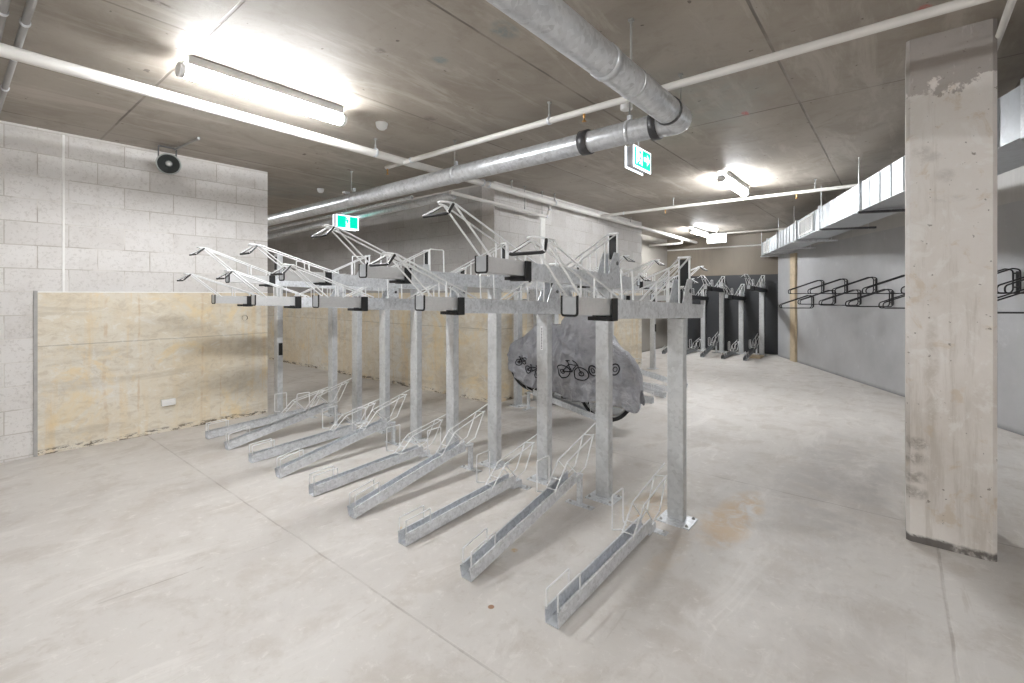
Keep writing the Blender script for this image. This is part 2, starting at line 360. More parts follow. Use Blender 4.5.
def empty(name, loc=(0, 0, 0), rz=0, label=None, cat=None, group=None):
    o = bpy.data.objects.new(name, None); COL.objects.link(o); o.location = loc; o.rotation_euler = (0, 0, rz); o.empty_display_size = .1
    return tag(o, label, cat, group)
def tag(o, label=None, cat=None, group=None, kind=None):
    if label: o['label'] = label
    if cat: o['category'] = cat
    if group: o['group'] = group
    if kind: o['kind'] = kind
    return o
def struct(o): o['kind'] = 'structure'; return o
CH = {}
def kids(o): return [c for c in bpy.data.objects if c.parent == o]
def copy_tree(o, parent=None):
    c = o.copy(); COL.objects.link(c); c.parent = parent
    for ch in kids(o): copy_tree(ch, c)
    return c

# ------------------------------------------------------------------ the room
H = 2.842
struct(MB().box(-6.2, 14, -6.2, 14, -.2, 0).build('floor', 'floor'))
struct(MB().box(-6.2, 14, -6.2, 14, H, H+.25).build('ceiling', 'ceil'))
struct(MB().box(-6.0, 2.452, 5.752, 6.0, 0, H).build('wall_left', 'wl'))
# block core: side face x = 4.42, front face y = 3.97, far corner x = 8.98
struct(MB().box(4.49, 8.95, 3.98, 4.2, 0, H).build('wall_front', 'wb'))
struct(MB().box(4.49, 4.69, 4.2, 12.0, 0, H).build('wall_side', 'ws'))
struct(MB().box(8.75, 8.95, 4.2, 4.95, 0, H).build('wall_return', 'wc'))
struct(MB().box(8.95, 12.3, 4.75, 4.95, 0, H).build('wall_recess', 'wc'))
struct(MB().box(12.3, 12.5, 1.6, 4.95, 0, H).build('wall_back', 'wk'))
a0 = Vector((11.2, 1.6, 0)); dv = Vector((-.86503, -.50172, 0)); nv = Vector((-.50172, .86503, 0))
def W(s_, o_, z_): return a0+dv*s_+nv*o_+Vector((0, 0, z_))
w = MB()
vs = [W(-1.0, 0, 0), W(11.5, 0, 0), W(11.5, -.25, 0), W(-1.0, -.25, 0)]
w.add(vs+[v+Vector((0, 0, H)) for v in vs], [(0, 1, 2, 3), (4, 7, 6, 5), (0, 4, 5, 1), (1, 5, 6, 2), (2, 6, 7, 3), (3, 7, 4, 0)])
struct(w.build('wall_right', 'wr'))
struct(MB().box(-6.2, -6.0, -6.2, 14, 0, H).build('wall_entrance', 'wb'))
struct(MB().box(-6.0, 1.5, -4.4, -4.2, 0, H).build('wall_near', 'wb'))
struct(MB().box(-6.0, 4.69, 12.0, 12.2, 0, H).build('wall_bay', 'wb'))
# joint strips on the left wall and the pale render band on the block wall
struct(MB().box(.688, .704, 5.742, 5.753, 1.42, 2.82).build('trim_1', 'seal'))
struct(MB().box(.508, .532, 5.738, 5.753, 0, 1.43).build('trim_2', 'strip'))
struct(MB().box(5.48, 5.60, 3.972, 3.981, 1.42, 2.5).build('trim_3', 'seal'))
struct(MB().box(.532, 2.452, 5.746, 5.753, 1.414, 1.424).build('trim_4', 'seal'))
# column
c = MB(); ch = .018
def colprof(x0, x1, y0, y1): return [(x0+ch, y0), (x1-ch, y0), (x1, y0+ch), (x1, y1-ch), (x1-ch, y1), (x0+ch, y1), (x0, y1-ch), (x0, y0+ch)]
def column(mb, x0, x1, y0, y1, z1=H):
    p = colprof(x0, x1, y0, y1); n = len(p)
    mb.add([(x, y, 0) for x, y in p]+[(x, y, z1) for x, y in p], [(i, (i+1) % n, n+(i+1) % n, n+i) for i in range(n)]+[tuple(range(n-1, -1, -1)), tuple(range(n, 2*n))])
column(c, 3.492, 3.99, -.402, -.036)
tag(c.build('concrete_column', 'col'), 'pale stained square concrete column with a damp grey top, nearest column at right', 'column')
c = empty('steel_post', (7.43, -.08, 0), 0, 'narrow beige post with a yellow tape mark, half hidden behind the big concrete column', 'post')
MB().box(-.03, .03, -.25, .0, 0, 2.28).build('post_body', 'timber', c, .004)
for (y0_, z0_, z1_) in ((.0, 0, .10), (.015, 1.57, 1.63)): MB().box(-.034, -.03, y0_-.045, .0, z0_, z1_).build('yellow_tape', 'yel', c)['label'] = 'yellow tape'

# ------------------------------------------------------------------ two-tier rack
K = .036
def upper(high, dk=None):
    dz = .195 if high else 0
    Z = lambda x, z: z+dz-K*x           # the deck leans up slightly towards its loading end
    root = empty('upper_bike_rack', (2.91, 1.063, 0))
    MB().box(-.0325, .0325, -.05, .05, .008, Z(0, 1.250)).build('post', 'post', root, .006)
    bp = MB().box(-.10, .07, -.108, .095, 0, .008).build('base_plate', 'galv', root, .001)
    for bx in (-.075, .05):
        for by in (-.085, .072):
            bo = MB(); bo.lathe([(0, .020), (.004, .020), (.004, .015), (.0085, .015), (.0085, .009), (.011, .009), (.011, .0082)], (bx, by, 0), (0, 0, 1), 8); bo.build('bolt', 'zinc', bp)
    # beam: hollow U channel
    t = .004; wy = .047; x0, x1 = -.915, .36
    hb = .090
    prof = [(-wy, 0), (wy, 0), (wy, hb), (wy-.012, hb), (wy-.012, hb-t), (wy-t, hb-t), (wy-t, t), (-wy+t, t), (-wy+t, hb-t), (-wy+.012, hb-t), (-wy+.012, hb), (-wy, hb)]
    MB().prism(prof, (x0, 0, Z(x0, 1.252)), (x1, 0, Z(x1, 1.252))).build('beam', dk or 'galv', root)
    # sliding tray
    wt = .036; xt0, xt1 = -1.232, -.1; ht = .076
    prof = [(-wt, 0), (wt, 0), (wt, ht), (wt-.006, ht), (wt-.006, .004), (-wt+.006, .004), (-wt+.006, ht), (-wt, ht)]
    tr = MB().prism(prof, (xt0, 0, Z(xt0, 1.268)), (xt1, 0, Z(xt1, 1.268))).build('sliding_tray', dk or 'tray', root)
    e = MB()
    zt = Z(-1.23, 1.266)
    e.box(-1.239, -1.233, -wt+.002, wt-.002, zt+.004, zt+.080).build('end_plate', 'endp', tr)
    e = MB(); e.tube([(-1.237, -wt-.002, zt+.084), (-1.237, -wt-.002, zt), (-1.237, wt+.002, zt), (-1.237, wt+.002, zt+.084)], .0055, 6, fil=.014)
    e.build('rubber_edge', 'black', tr)['label'] = 'black rubber edge of the tray end'
    e = MB(); zb = Z(-.92, 1.252)
    e.box(-.955, -.90, -.053, -.046, zb-.004, zb+.096); e.box(-.955, -.90, .046, .053, zb-.004, zb+.096); e.box(-.955, -.90, -.053, .053, zb-.010, zb-.002)
    e.box(-1.01, -.95, -.046, .046, zb-.006, zb+.012)
    e.build('slide_bracket', 'black', root, .002)['label'] = 'black slide bracket'
    # lifting frame
    h = MB(); r = .0052; ys = .034
    za = Z(-1.47, 1.556); zf = Z(-1.2, 1.345); zk = Z(-.85, 1.345)
    h.tube([(-.84, -ys, zk), (-1.44, -ys, za), (-1.50, -ys*.8, za+.006), (-1.50, ys*.8, za+.006), (-1.44, ys, za), (-.84, ys, zk)], r, 6, fil=.03)
    for s_ in (-1, 1):
        h.tube([(-1.205, s_*ys, zf), (-1.455, s_*ys, za+.004)], r, 6)
        h.tube([(-1.09, s_*ys, Z(-1.09, 1.343)), (-1.09, s_*ys, zk+(za-zk)*(.25/.60))], r*.9, 6)
        h.tube([(-.93, s_*ys, Z(-.93, 1.343)), (-.93, s_*ys, zk+(za-zk)*(.09/.60))], r*.9, 6)
        h.tube([(-1.46, s_*ys*.9, za), (-1.535, s_*.082, za-.055)], r*.9, 6)
    lf = h.build('lifting_frame', 'rod', root)
    g = MB(); zg = za-.058
    g.tube([(-1.462, -.040, za-.004), (-1.535, -.085, zg), (-1.535, .085, zg), (-1.462, .040, za-.004)], .0068, 8, fil=.012)
    g.build('grip', 'black', lf)['label'] = 'black rubber grip'
    # wheel hoop
    h = MB(); zz = Z(-.6, 1.342)
    h.tube([(-.65, .050, zz-.01), (-.65, .056, zz+.17), (-.515, .056, zz+.17), (-.515, .050, zz-.01)], .005, 6, fil=.012)
    h.build('wheel_hoop', 'rod', root)
    # rear wheel guide
    h = MB(); zr = Z(-.48, 1.342); zc = Z(.14, 1.648)
    for s_ in (-1, 1):
        h.tube([(-.48, s_*.032, zr), (.128, s_*.032, zc-.01)], .0056, 6)
        for xx in (-.245, -.05): h.tube([(xx, s_*.032, Z(xx, 1.338)), (xx, s_*.032, zr+(zc-zr)*((xx+.48)/.62))], .0052, 6)
    h.build('wheel_guide', 'rod', root)
    fr = MB(); z0 = Z(.14, 1.338)
    fr.box(.124, .140, -.038, -.028, z0, zc); fr.box(.124, .140, .028, .038, z0, zc); fr.box(.120, .144, -.040, .040, zc-.012, zc)
    rf = fr.build('stop_frame', 'rod', root, .002)
    MB().box(.129, .135, -.028, .028, z0+.12, zc-.02).build('rubber_pad', 'black', rf)['label'] = 'black rubber wheel pad'
    for s_ in (-1, 1):
        yy = s_*.043; zg0 = Z(.04, 1.332)
        p = [(-.03, zg0), (.145, zg0), (.140, zg0+.165), (.065, zg0+.165), (.04, zg0+.13)]
        mb = MB(); mb.add([(x, yy-.0025, z) for x, z in p]+[(x, yy+.0025, z) for x, z in p], [(0, 1, 2, 3, 4), (9, 8, 7, 6, 5)]+[(i, (i+1) % 5, 5+(i+1) % 5, 5+i) for i in range(5)])
        mb.lathe([(0, 0), (.014, 0), (.014, .006), (0, .006)], (.105, yy+s_*.002, zg0+.09), (0, s_, 0), 10, 1)
        mb.build('gusset_plate', ['galv', 'dkm'], root)
    return root

def lower(raised, dk=None):
    rise = .185 if raised else .042
    root = empty('wheel_trough', (2.91, 1.063, 0)); yc = .0645; hw = .0335; th = .068
    X0, X1 = -1.275, -.305; L = X1-X0
    B = lambda x: .002+rise*(x-X0)/L
    T = lambda x: B(x)+th
    t = .003
    prof = [(-hw, 0), (hw, 0), (hw, th), (hw-.009, th), (hw-.009, th-t), (hw-t, th-t), (hw-t, t), (-hw+t, t), (-hw+t, th-t), (-hw+.009, th-t), (-hw+.009, th), (-hw, th)]
    MB().prism(prof, (X0, yc, B(X0)), (X1, yc, B(X1))).build('channel', 'coat2' if dk else 'galv', root)
    for s_ in (-1, 1):
        y = yc+s_*(hw-.004)
        h = MB(); h.tube([(X0+.004, y, T(X0+.004)-.01), (X0+.004, y, T(X0)+.073), (X0+.18, y, T(X0+.18)+.073), (X0+.18, y, T(X0+.18)-.01)], .0042, 6, fil=.006)
        h.build('wheel_clip', 'rod', root)
    h = MB(); az = (.445 if raised else .29)
    ends = {}
    for s_ in (-1, 1):
        y = yc+s_*hw
        xa = .05 if s_ > 0 else -.085
        sl = (.274 if raised else .164); xs = -.115 if s_ > 0 else -.095; zz_ = az+sl*(xa+.085); zs = az+sl*(xs+.085)
        h.tube([(-.555, y, T(-.555)-.02), (-.555, y, T(-.555)-.005), (-.42, y, T(-.42)+.115), (xa, y, zz_)], .0048, 6, fil=.02)
        h.tube([(xs, y, zs), (xs-.105, y, T(X1)-.0)], .0048, 6)
        h.tube([(-.42, y, T(-.42)+.112), (-.31, y, T(X1)-.01)], .004, 6)
        h.tube([(xs-.105, y, T(X1)), (X1-.01, y, T(X1)-.03)], .004, 6)
    h.tube([(-.115, yc+hw, az-.006), (-.095, yc-hw, az-.002)], .004, 6)
    h.tube([(-.50, yc-hw, T(-.5)+.045), (-.50, yc+hw, T(-.5)+.045)], .0038, 6)
    h.tube([(-.545, yc-hw, T(-.54)+.002), (-.545, yc+hw, T(-.54)+.002)], .0038, 6)
    h.build('wheel_guide', 'rod', root)
    h = MB(); y = yc+hw+.032; zb = T(-.55)+(.025 if not raised else -.01)
    h.tube([(-.56, yc+hw, zb-.005), (-.605, y, zb), (-.605, y, zb+.185), (-.475, y, zb+.185), (-.475, y, zb), (-.50, yc+hw, zb-.005)], .0048, 6, fil=.012)
    h.build('side_hoop', 'rod', root)
    if raised:
        MB().box(-.232, -.202, yc-.015, yc+.015, .006, T(X1)-.05).box(X1-.01, -.202, yc-.02, yc+.02, T(X1)-.062, T(X1)-.045).build('leg', 'galv', root, .002)
        fp = MB().box(-.24, -.19, yc-.10, yc+.10, 0, .006)
    else:
        MB().box(X1-.01, -.22, yc-.02, yc+.02, .006, T(X1)-.06).build('leg', 'galv', root, .002)
        fp = MB().box(-.25, -.20, yc-.09, yc+.09, 0, .006)
    fp = fp.build('foot_plate', dk or 'galv', root)
    for s_ in (-1, 1): MB().lathe([(0, .015), (.007, .015), (.009, .0065)], (-.22, yc+s_*.07, 0), (0, 0, 1), 8).build('bolt', 'zinc', fp)
    return root

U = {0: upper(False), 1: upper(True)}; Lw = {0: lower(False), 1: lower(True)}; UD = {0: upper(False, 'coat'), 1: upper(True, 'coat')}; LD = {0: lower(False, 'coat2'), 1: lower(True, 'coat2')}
used = set()
def place(proto, key, loc, rz, label, cat, group):
    o = proto[key] if (id(proto), key) not in used else copy_tree(proto[key])
    used.add((id(proto), key)); o.location = loc; o.rotation_euler = (0, 0, rz)
    return tag(o, label, cat, group)
ordn = ['nearest', 'second nearest', 'third', 'fourth', 'fifth', 'sixth', 'seventh', 'eighth', 'ninth']
for k in range(9):
    hi = k % 2
    wh = ['first from the near right end', 'second from the near right end', 'third from the near right end', 'fourth from the near right end', 'fifth from the near right end', 'sixth from the near right end', 'seventh from the near right end', 'eighth from the near right end', 'last at the far left end'][k]
    place(U, hi, (2.91, 1.063+.505*k, 0), 0, '%s front-row rack post with upper tray, %s' % ('taller' if hi else 'shorter', wh), 'bike rack', 'two-tier racks in the front row')
    o = [q_ for q_ in COL.objects if q_.parent is None and q_.get('label', '').endswith(wh) and q_.name.startswith('upper_bike_rack')][0]
    dxs = [0, 0, .035, 0, -.04, -.04, -.04, -.055, 0][k]; dxh = [0, 0, .06, .01, 0, .01, .02, -.02, .03][k]; drop = [0, 0, 0, .012, .022, .055, .028, .012, .025][k]/.65
    for ch_ in kids(o):
        if ch_.name.startswith('sliding_tray'): ch_.location.x += dxs
        if ch_.name.startswith('lifting_frame'):
            zp = (1.375 if not hi else 1.57); px_ = -.85
            ch_.rotation_euler = (0, -drop, 0); cs, sn = math.cos(-drop), math.sin(-drop)
            ch_.location = (px_-(px_*cs+zp*sn)+dxh, 0, zp-(-px_*sn+zp*cs))
    if k == 2:
        st_ = MB().box(-.0338, -.0325, -.010, .012, .98, 1.16).build('sticker', 'stick', o); st_['label'] = 'narrow white sticker on the post'
        for j_ in range(14): MB().box(-.0342, -.0338, -.004, .006, .99+j_*.0115, .996+j_*.0115).build('printed_mark', 'prt', st_)
    place(Lw, hi, (2.91, 1.063+.505*k, 0), 0, '%s front-row floor trough, %s' % ('raised' if hi else 'flat', wh), 'wheel trough', 'wheel troughs on the floor in the front row')
for k in range(7):
    hi = (k+1) % 2; x = 4.62+.412*k
    wh = 'along the block wall, %s from its near corner' % ['first', 'second', 'third', 'fourth', 'fifth', 'sixth', 'seventh'][k]
    place(U, hi, (x, 3.70, 0), PI/2, '%s rack post with tray %s' % ('taller' if hi else 'shorter', wh), 'bike rack', 'racks along the block wall')
    place(Lw, hi, (x, 3.70, 0), PI/2, '%s wheel trough %s' % ('raised' if hi else 'flat', wh), 'wheel trough', 'wheel troughs along the block wall')
for k in range(5):
    hi = (k+1) % 2; y = 2.42+.437*k
    wh = '%s from the right against the dark far wall' % ['first', 'second', 'third', 'fourth', 'fifth'][k]
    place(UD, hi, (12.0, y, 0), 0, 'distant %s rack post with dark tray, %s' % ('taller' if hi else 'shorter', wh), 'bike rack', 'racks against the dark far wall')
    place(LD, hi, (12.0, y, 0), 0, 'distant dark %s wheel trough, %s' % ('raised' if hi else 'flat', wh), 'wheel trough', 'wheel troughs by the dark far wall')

# lone posts
def lone(loc, top, label):
    r = empty('steel_post', loc, 0, label, 'post')
    MB().box(-.032, .032, -.045, .045, .006, top).build('post_body', 'post', r, .006)
    MB().box(-.08, .08, -.09, .09, 0, .006).build('base_plate', 'galv', r)
    b = MB().box(-.02, .02, -.062, -.046, .70, .84).build('black_box', 'black', r, .003); b['label'] = 'small black box on the side'
    MB().box(-.034, -.0325, -.03, .03, top-.18, top-.03).build('slot_cover', 'black', r)
    return r
lone((2.475, 5.52, 0), 1.86, 'lone dark-faced steel post beside the end of the left wall')
lone((8.5, 3.56, 0), 1.5, 'lone steel post standing by the far corner of the block wall')

# ------------------------------------------------------------------ wall mounted hangers
def hanger():
    r = empty('wall_bike_hanger')
    # local frame: x along the wall, y out of the wall, z up (origin at the wall, at the bottom of the loop)
    for s_ in (-1, 1):
        m = MB(); xx = s_*.042
        m.tube([(xx, .02, .03), (xx, .02, .235), (xx, .09, .245), (xx, .585, .065), (xx, .585, .0), (xx, .045, .0)], .0075, 8, closed=True, fil=.045)
        m.build('loop', 'blk', r)
    m = MB(); m.box(-.02, .02, .0, .012, .02, .22); m.tube([(-.042, .02, .20), (.042, .02, .20)], .008, 8); m.tube([(-.042, .02, .06), (.042, .02, .06)], .008, 8)
    m.build('wall_bracket', 'blk', r, .002)
    return r
hp = hanger(); first = True
ang = math.atan2(-dv.y, -dv.x)
ups = [1.11, 1.90, 2.70, 3.50, 4.30, 5.05, 5.62]; los = [.71, 1.52, 2.29, 3.08, 3.87, 4.66, 5.35, 6.1]
for row, ss, zb in (('upper', ups, 1.41), ('lower', los, 1.225)):
    for i, s_ in enumerate(ss):
        o = hp if first else copy_tree(hp); first = False
        z = zb if not (row == 'lower' and i == 0) else 1.135
        o.location = W(s_, 0.0, z); o.rotation_euler = (0, 0, ang)
        if row == 'upper' and i == 6 or row == 'lower' and i >= 6:
            lab = 'black wall bike hanger right of the concrete column, %s' % ('upper one' if row == 'upper' else ('lower one nearest the column' if i == 6 else 'lower one at the picture edge'))
        else:
            lab = 'black wall-mounted bike hanger, %s from the far end of the %s row' % (['first', 'second', 'third', 'fourth', 'fifth', 'sixth'][i], row)
        tag(o, lab, 'bike hanger', 'black bike hangers on the grey wall')

# ------------------------------------------------------------------ pipes
def hanger_rod(par, x, y, z, r, off=0.0):
    m = MB(); m.tube([(x+off, y, z+r), (x+off, y, H)], .006, 6); m.box(x+off-.012, x+off+.012, y-.012, y+.012, H-.012, H)
    m.tube([(x+off, y, z+r+.004), (x+off, y, z+r+.03)], .010, 6)
    m.build('hanger_rod', 'zinc', par)
def ring(mb, c, ax, r, w_=.03, th=.006, mi=0, n=20):
    mb.lathe([(r-.002, -w_/2), (r+th, -w_/2), (r+th, w_/2), (r-.002, w_/2)], c, ax, n, mi)

# large galvanised pipe with elbow
bp_ = empty('galvanised_drain_pipe', (0, 0, 0), 0, 'large galvanised drain pipe with an elbow, hung under the ceiling', 'pipe')
pA = [Vector((-.8, 1.065, 2.475)), Vector((2.84, 1.085, 2.52))]
MB().tube(pA, .079, 24).build('pipe', 'pipe', bp_)
vx = 3.06
el = [Vector((2.82, 1.085, 2.52)), Vector((vx, 1.085, 2.525)), Vector((vx, 1.26, 2.535))]
MB().tube(fillet(el, .13, seg=10), .081, 24).build('elbow', 'pipe', bp_)
MB().tube([(vx, 1.24, 2.535), (vx+.10, 11.9, 2.475)], .078, 24).build('pipe', 'pipe', bp_)
m = MB(); d1 = (pA[1]-pA[0]).normalized()
ring(m, pA[0].lerp(pA[1], .775), d1, .079, .05, .005);m.build('pipe_sleeve', 'pipe', bp_)
m = MB(); ring(m, (2.31, 1.080, 2.511), d1, .0785, .016, .003); m.build('pipe_clamp', 'pipe', bp_)
m = MB(); 
for a_ in (((vx, 1.26, 2.535), (0, 1, 0), .078, .05, .016), ((vx+.005, 1.80, 2.534), (0, 1, 0), .078, .07, .013), ((2.82, 1.085, 2.52), d1, .08, .02, .007)):
    m = MB(); ring(m, *a_); m.build('coupling', 'dkm', bp_)['label'] = 'dark coupling ring'
for (x, y, z) in ((2.30, 1.081, 2.511), (.9, 1.075, 2.495)): hanger_rod(bp_, x, y, z, .079)
for y in (1.45, 3.21, 4.95, 7.4):
    hanger_rod(bp_, vx, y, 2.535, .078)
    m = MB(); vy = vx+.0094*(y-1.24); ring(m, (vy, y, 2.535-.0056*(y-1.24)), (0, 1, 0), .078, .028, .005); m.box(vy-.012, vy+.012, y-.015, y+.015, 2.61, 2.65); m.build('pipe_clamp', 'galv', bp_)
hanger_rod(bp_, 3.08, 1.10, 2.52, .07)

def pipe(name, pts, r, mat, label, fil=.04, n=16, cat='pipe', rods=(), clamps=()):
    root = empty(name, (0, 0, 0), 0, label, cat)
    MB().tube(pts, r, n, fil=fil).build('pipe', mat, root)
    for (x, y, z) in rods: hanger_rod(root, x, y, z, r)
    for (x, y, z, ax) in clamps:
        m = MB(); ring(m, (x, y, z), ax, r, .022, .005, 0, 14); m.build('pipe_clamp', 'galv', root)
    return root
za = 2.712
A = pipe('white_pipe', [(-4, 3.635, za), (12.2, 3.965, za)], .036, 'white', 'thick white pipe running the length of the ceiling past the left strip light',
         rods=((2.56, 3.742, za), (4.6, 3.786, za), (5.6, 3.807, za), (8.2, 3.864, za)), clamps=((2.56, 3.742, za, (1, 0, 0)), (4.05, 3.774, za, (1, 0, 0)), (4.15, 3.776, za, (1, 0, 0)), (5.6, 3.807, za, (1, 0, 0))))
B = pipe('white_pipe', [(2.9, -4.1, 2.7), (2.9, 4.05, 2.7)], .0235, 'white', 'long white sprinkler pipe crossing above the large galvanised elbow',
         rods=((2.9, 2.02, 2.7),), clamps=((2.9, 2.02, 2.7, (0, 1, 0)), (2.9, 3.64, 2.7, (0, 1, 0))))
def sprinkler(par, x, y, z):
    m = MB(); m.lathe([(0, 0), (.010, 0), (.010, -.02), (.006, -.025), (.006, -.05), (.016, -.052), (.016, -.056), (0, -.056)], (x, y, z), (0, 0, 1), 10); o = m.build('sprinkler_head', 'brass', par); o['label'] = 'brass sprinkler head'
sprinkler(B, 2.9, 1.72, 2.68); sprinkler(B, 2.9, 4.03, 2.68)
Cc = pipe('sprinkler_pipe', [(6.97, 3.80, 2.70), (6.96, -.9, 2.70)], .022, 'white', 'thin white sprinkler pipe running across to the duct in mid room', rods=((6.97, 2.6, 2.7), (6.96, .8, 2.70)), clamps=((6.97, 3.4, 2.7, (0, 1, 0)),))
sprinkler(Cc, 6.97, 2.72, 2.68); sprinkler(Cc, 6.96, 1.0, 2.68)
pipe('sprinkler_pipe', [(11.1, 3.93, 2.66), (11.1, 3.95, 2.60), (11.1, 4.74, 2.60)], .026, 'white', 'short white branch pipe with elbow behind the block wall corner', clamps=((11.1, 4.1, 2.60, (0, 1, 0)),))
pipe('sprinkler_pipe', [(12.28, 4.74, 2.56), (12.28, 2.2, 2.56)], .018, 'white', 'thin pipe along the top of the far wall')
pipe('sprinkler_pipe', [(10.8, 2.85, 2.72), (10.8, 1.42, 2.72)], .018, 'white', 'short thin pipe behind the small white exit sign')
pipe('sprinkler_pipe', [(3.05, -.405, 2.75), (6.0, -.43, 2.75)], .016, 'white', 'short pale pipe behind the top of the concrete column')
# sprinkler fitting just above the column
m = MB(); m.lathe([(.012, 0), (.02, -.002), (.022, -.02), (.012, -.024)], (3.075, -.345, H), (0, 0, 1), 14)
tag(m.build('ceiling_fitting', 'brass'), 'small brass ring fitting on the ceiling above the column', 'sprinkler')
# bundle along the side of the block core
pipe('steel_pipe', [(4.18, 11.8, 2.51), (4.06, 9.3, 2.52), (3.72, 3.92, 2.53)], .045, 'pipe', 'lowest steel pipe along the dark side wall, below the drain pipe', clamps=((3.885, 6.5, 2.525, (0, 1, 0)), (3.78, 4.9, 2.528, (0, 1, 0))), rods=((3.885, 6.5, 2.525),))
pipe('steel_pipe', [(3.62, 11.8, 2.46), (3.55, 4.45, 2.55)], .020, 'pipe', 'thin steel pipe between the drain pipe and the side wall')
pipe('steel_pipe', [(3.60, 3.85, 2.535), (5.42, 3.85, 2.50), (5.50, 3.85, 2.53), (5.50, 3.82, 2.66)], .021, 'white', 'pale pipe bracketed along the face of the block wall', fil=.05,
     rods=((4.95, 3.85, 2.51), (5.35, 3.85, 2.50)), clamps=((3.62, 3.86, 2.535, (1, 0, 0)), (5.45, 3.85, 2.505, (1, 0, 0)), (5.50, 3.82, 2.6, (0, 0, 1))))
# conduits at the top left
pipe('grey_conduit', [(.275, -3.0, 2.79), (.275, 5.74, 2.79)], .017, 'conduit', 'right-hand one of two grey conduits at the top left', clamps=((.275, 4.0, 2.79, (0, 1, 0)), (.275, 4.65, 2.79, (0, 1, 0)), (.275, 3.45, 2.79, (0, 1, 0))))
pipe('grey_conduit', [(.195, -3.0, 2.79), (.195, 5.74, 2.79)], .016, 'conduit', 'left-hand one of two grey conduits at the top left', clamps=((.195, 3.9, 2.79, (0, 1, 0)), (.195, 3.4, 2.79, (0, 1, 0))))

# ------------------------------------------------------------------ duct
D0 = Vector((2.4, -.83+.363*(-.6)-.04, 0)); D1 = Vector((12.22, -.83+.363*9.22-.04, 0)); dd = (D1-D0).normalized(); dn = Vector((dd.y, -dd.x, 0)) # dn: towards the right wall
zb, zt, DW = 2.292, 2.592, .42
def DP(x, o_, z_):
    t = (x-D0.x)/dd.x; return D0+dd*t+dn*o_+Vector((0, 0, z_))
duct = empty('air_duct', (0, 0, 0), 0, 'rectangular sheet metal air duct running along the right wall', 'duct')
secs = [2.4, 3.86, 6.23, 7.68, 8.92, 10.38, 11.45, 12.22]
for i in range(len(secs)-1):
    x0, x1 = secs[i], secs[i+1]
    m = MB(); vs = [DP(x, o_, z) for x in (x0, x1) for o_, z in ((0, zb), (DW, zb), (DW, zt), (0, zt))]
    m.add(vs, [(0, 1, 2, 3), (7, 6, 5, 4), (0, 4, 5, 1), (1, 5, 6, 2), (2, 6, 7, 3), (3, 7, 4, 0)])
    n = max(2, int((x1-x0)/.22))
    for j in range(1, n):      # stiffening creases
        x = x0+(x1-x0)*j/n; m.prism([(-.012, 0), (.012, 0), (0, .010)], DP(x, -.0, zb+.004), DP(x, -.0, zt-.004), up=-dn)
    m.build('duct_section', 'duct', duct)
for x in secs[1:-1]:
    m = MB()
    for (o0, o1, z0, z1) in ((-.02, 0, zb-.02, zt+.02), (DW, DW+.02, zb-.02, zt+.02), (-.02, DW+.02, zb-.02, zb), (-.02, DW+.02, zt, zt+.02)):
        vs = [DP(x+k, o_, z) for k in (-.014, .014) for o_, z in ((o0, z0), (o1, z0), (o1, z1), (o0, z1))]
        m.add(vs, [(0, 1, 2, 3), (7, 6, 5, 4), (0, 4, 5, 1), (1, 5, 6, 2), (2, 6, 7, 3), (3, 7, 4, 0)])
    m.build('flange', 'galv', duct)
for (x0, x1) in ((8.0, 8.75), (11.2, 11.85)):
    m = MB()
    def gb(xa, xb, z0, z1, o0, o1, mi=0):
        vs = [DP(x, o_, z) for x in (xa, xb) for o_, z in ((o0, z0), (o1, z0), (o1, z1), (o0, z1))]
        m.add(vs, [(0, 1, 2, 3), (7, 6, 5, 4), (0, 4, 5, 1), (1, 5, 6, 2), (2, 6, 7, 3), (3, 7, 4, 0)], mi)
    gb(x0, x1, zb+.03, zt-.03, -.004, 0, 1); gb(x0, x1, zb+.03, zb+.05, -.014, -.004); gb(x0, x1, zt-.05, zt-.03, -.014, -.004); gb(x0, x0+.03, zb+.03, zt-.03, -.014, -.004); gb(x1-.03, x1, zb+.03, zt-.03, -.014, -.004)
    for j in range(9): gb(x0, x1, zb+.06+j*.024, zb+.068+j*.024, -.012, -.004)
    m.build('air_grille', ['plast', 'strip'], duct)
for x in (3.3, 6.15, 7.45, 8.9, 10.1, 11.9):
    m = MB(); vs = [DP(x+k, o_, z) for k in (-.02, .02) for o_, z in ((-.06, zb-.045), (DW+.14, zb-.045), (DW+.14, zb-.021), (-.06, zb-.021))]
    m.add(vs, [(0, 1, 2, 3), (7, 6, 5, 4), (0, 4, 5, 1), (1, 5, 6, 2), (2, 6, 7, 3), (3, 7, 4, 0)])
    o = m.build('support_channel', 'dkm' if x < 8 else 'galv', duct)
    for of in (-.045, DW+.06):
        m = MB(); m.tube([DP(x, of, zb-.05), DP(x, of, H)], .006, 6); m.build('hanger_rod', 'galv', duct)

# ------------------------------------------------------------------ strip lights
def batten(x, y, label, rz=0, first=[None]):
    if first[0] is None:
        r = empty('strip_light'); first[0] = r
        MB().box(-.51, .51, -.062, .062, -.056, 0).build('light_body', 'plast', r, .004)
        oval = lambda a_, b_: [(math.cos(2*PI*k/16)*a_, -.084+math.sin(2*PI*k/16)*b_) for k in range(16)]
        m = MB(); m.prism(oval(.047, .040), (-.52, 0, 0), (.52, 0, 0)); m.build('diffuser', 'lamp', r)
        for s_ in (-1, 1):
            m = MB(); m.prism(oval(.050, .042), (s_*.52, 0, 0), (s_*.55, 0, 0)); m.build('end_cap', 'plast', r)
    else: r = copy_tree(first[0])
    r.location = (x, y, H+.002); r.rotation_euler = (0, 0, rz)
    return tag(r, label, 'strip light', 'fluorescent strip lights on the ceiling')
batten(1.46, 3.36, 'long bright strip light at upper left beside the thick white pipe')
batten(6.36, 1.60, 'strip light in mid room, seen end-on against the ceiling')
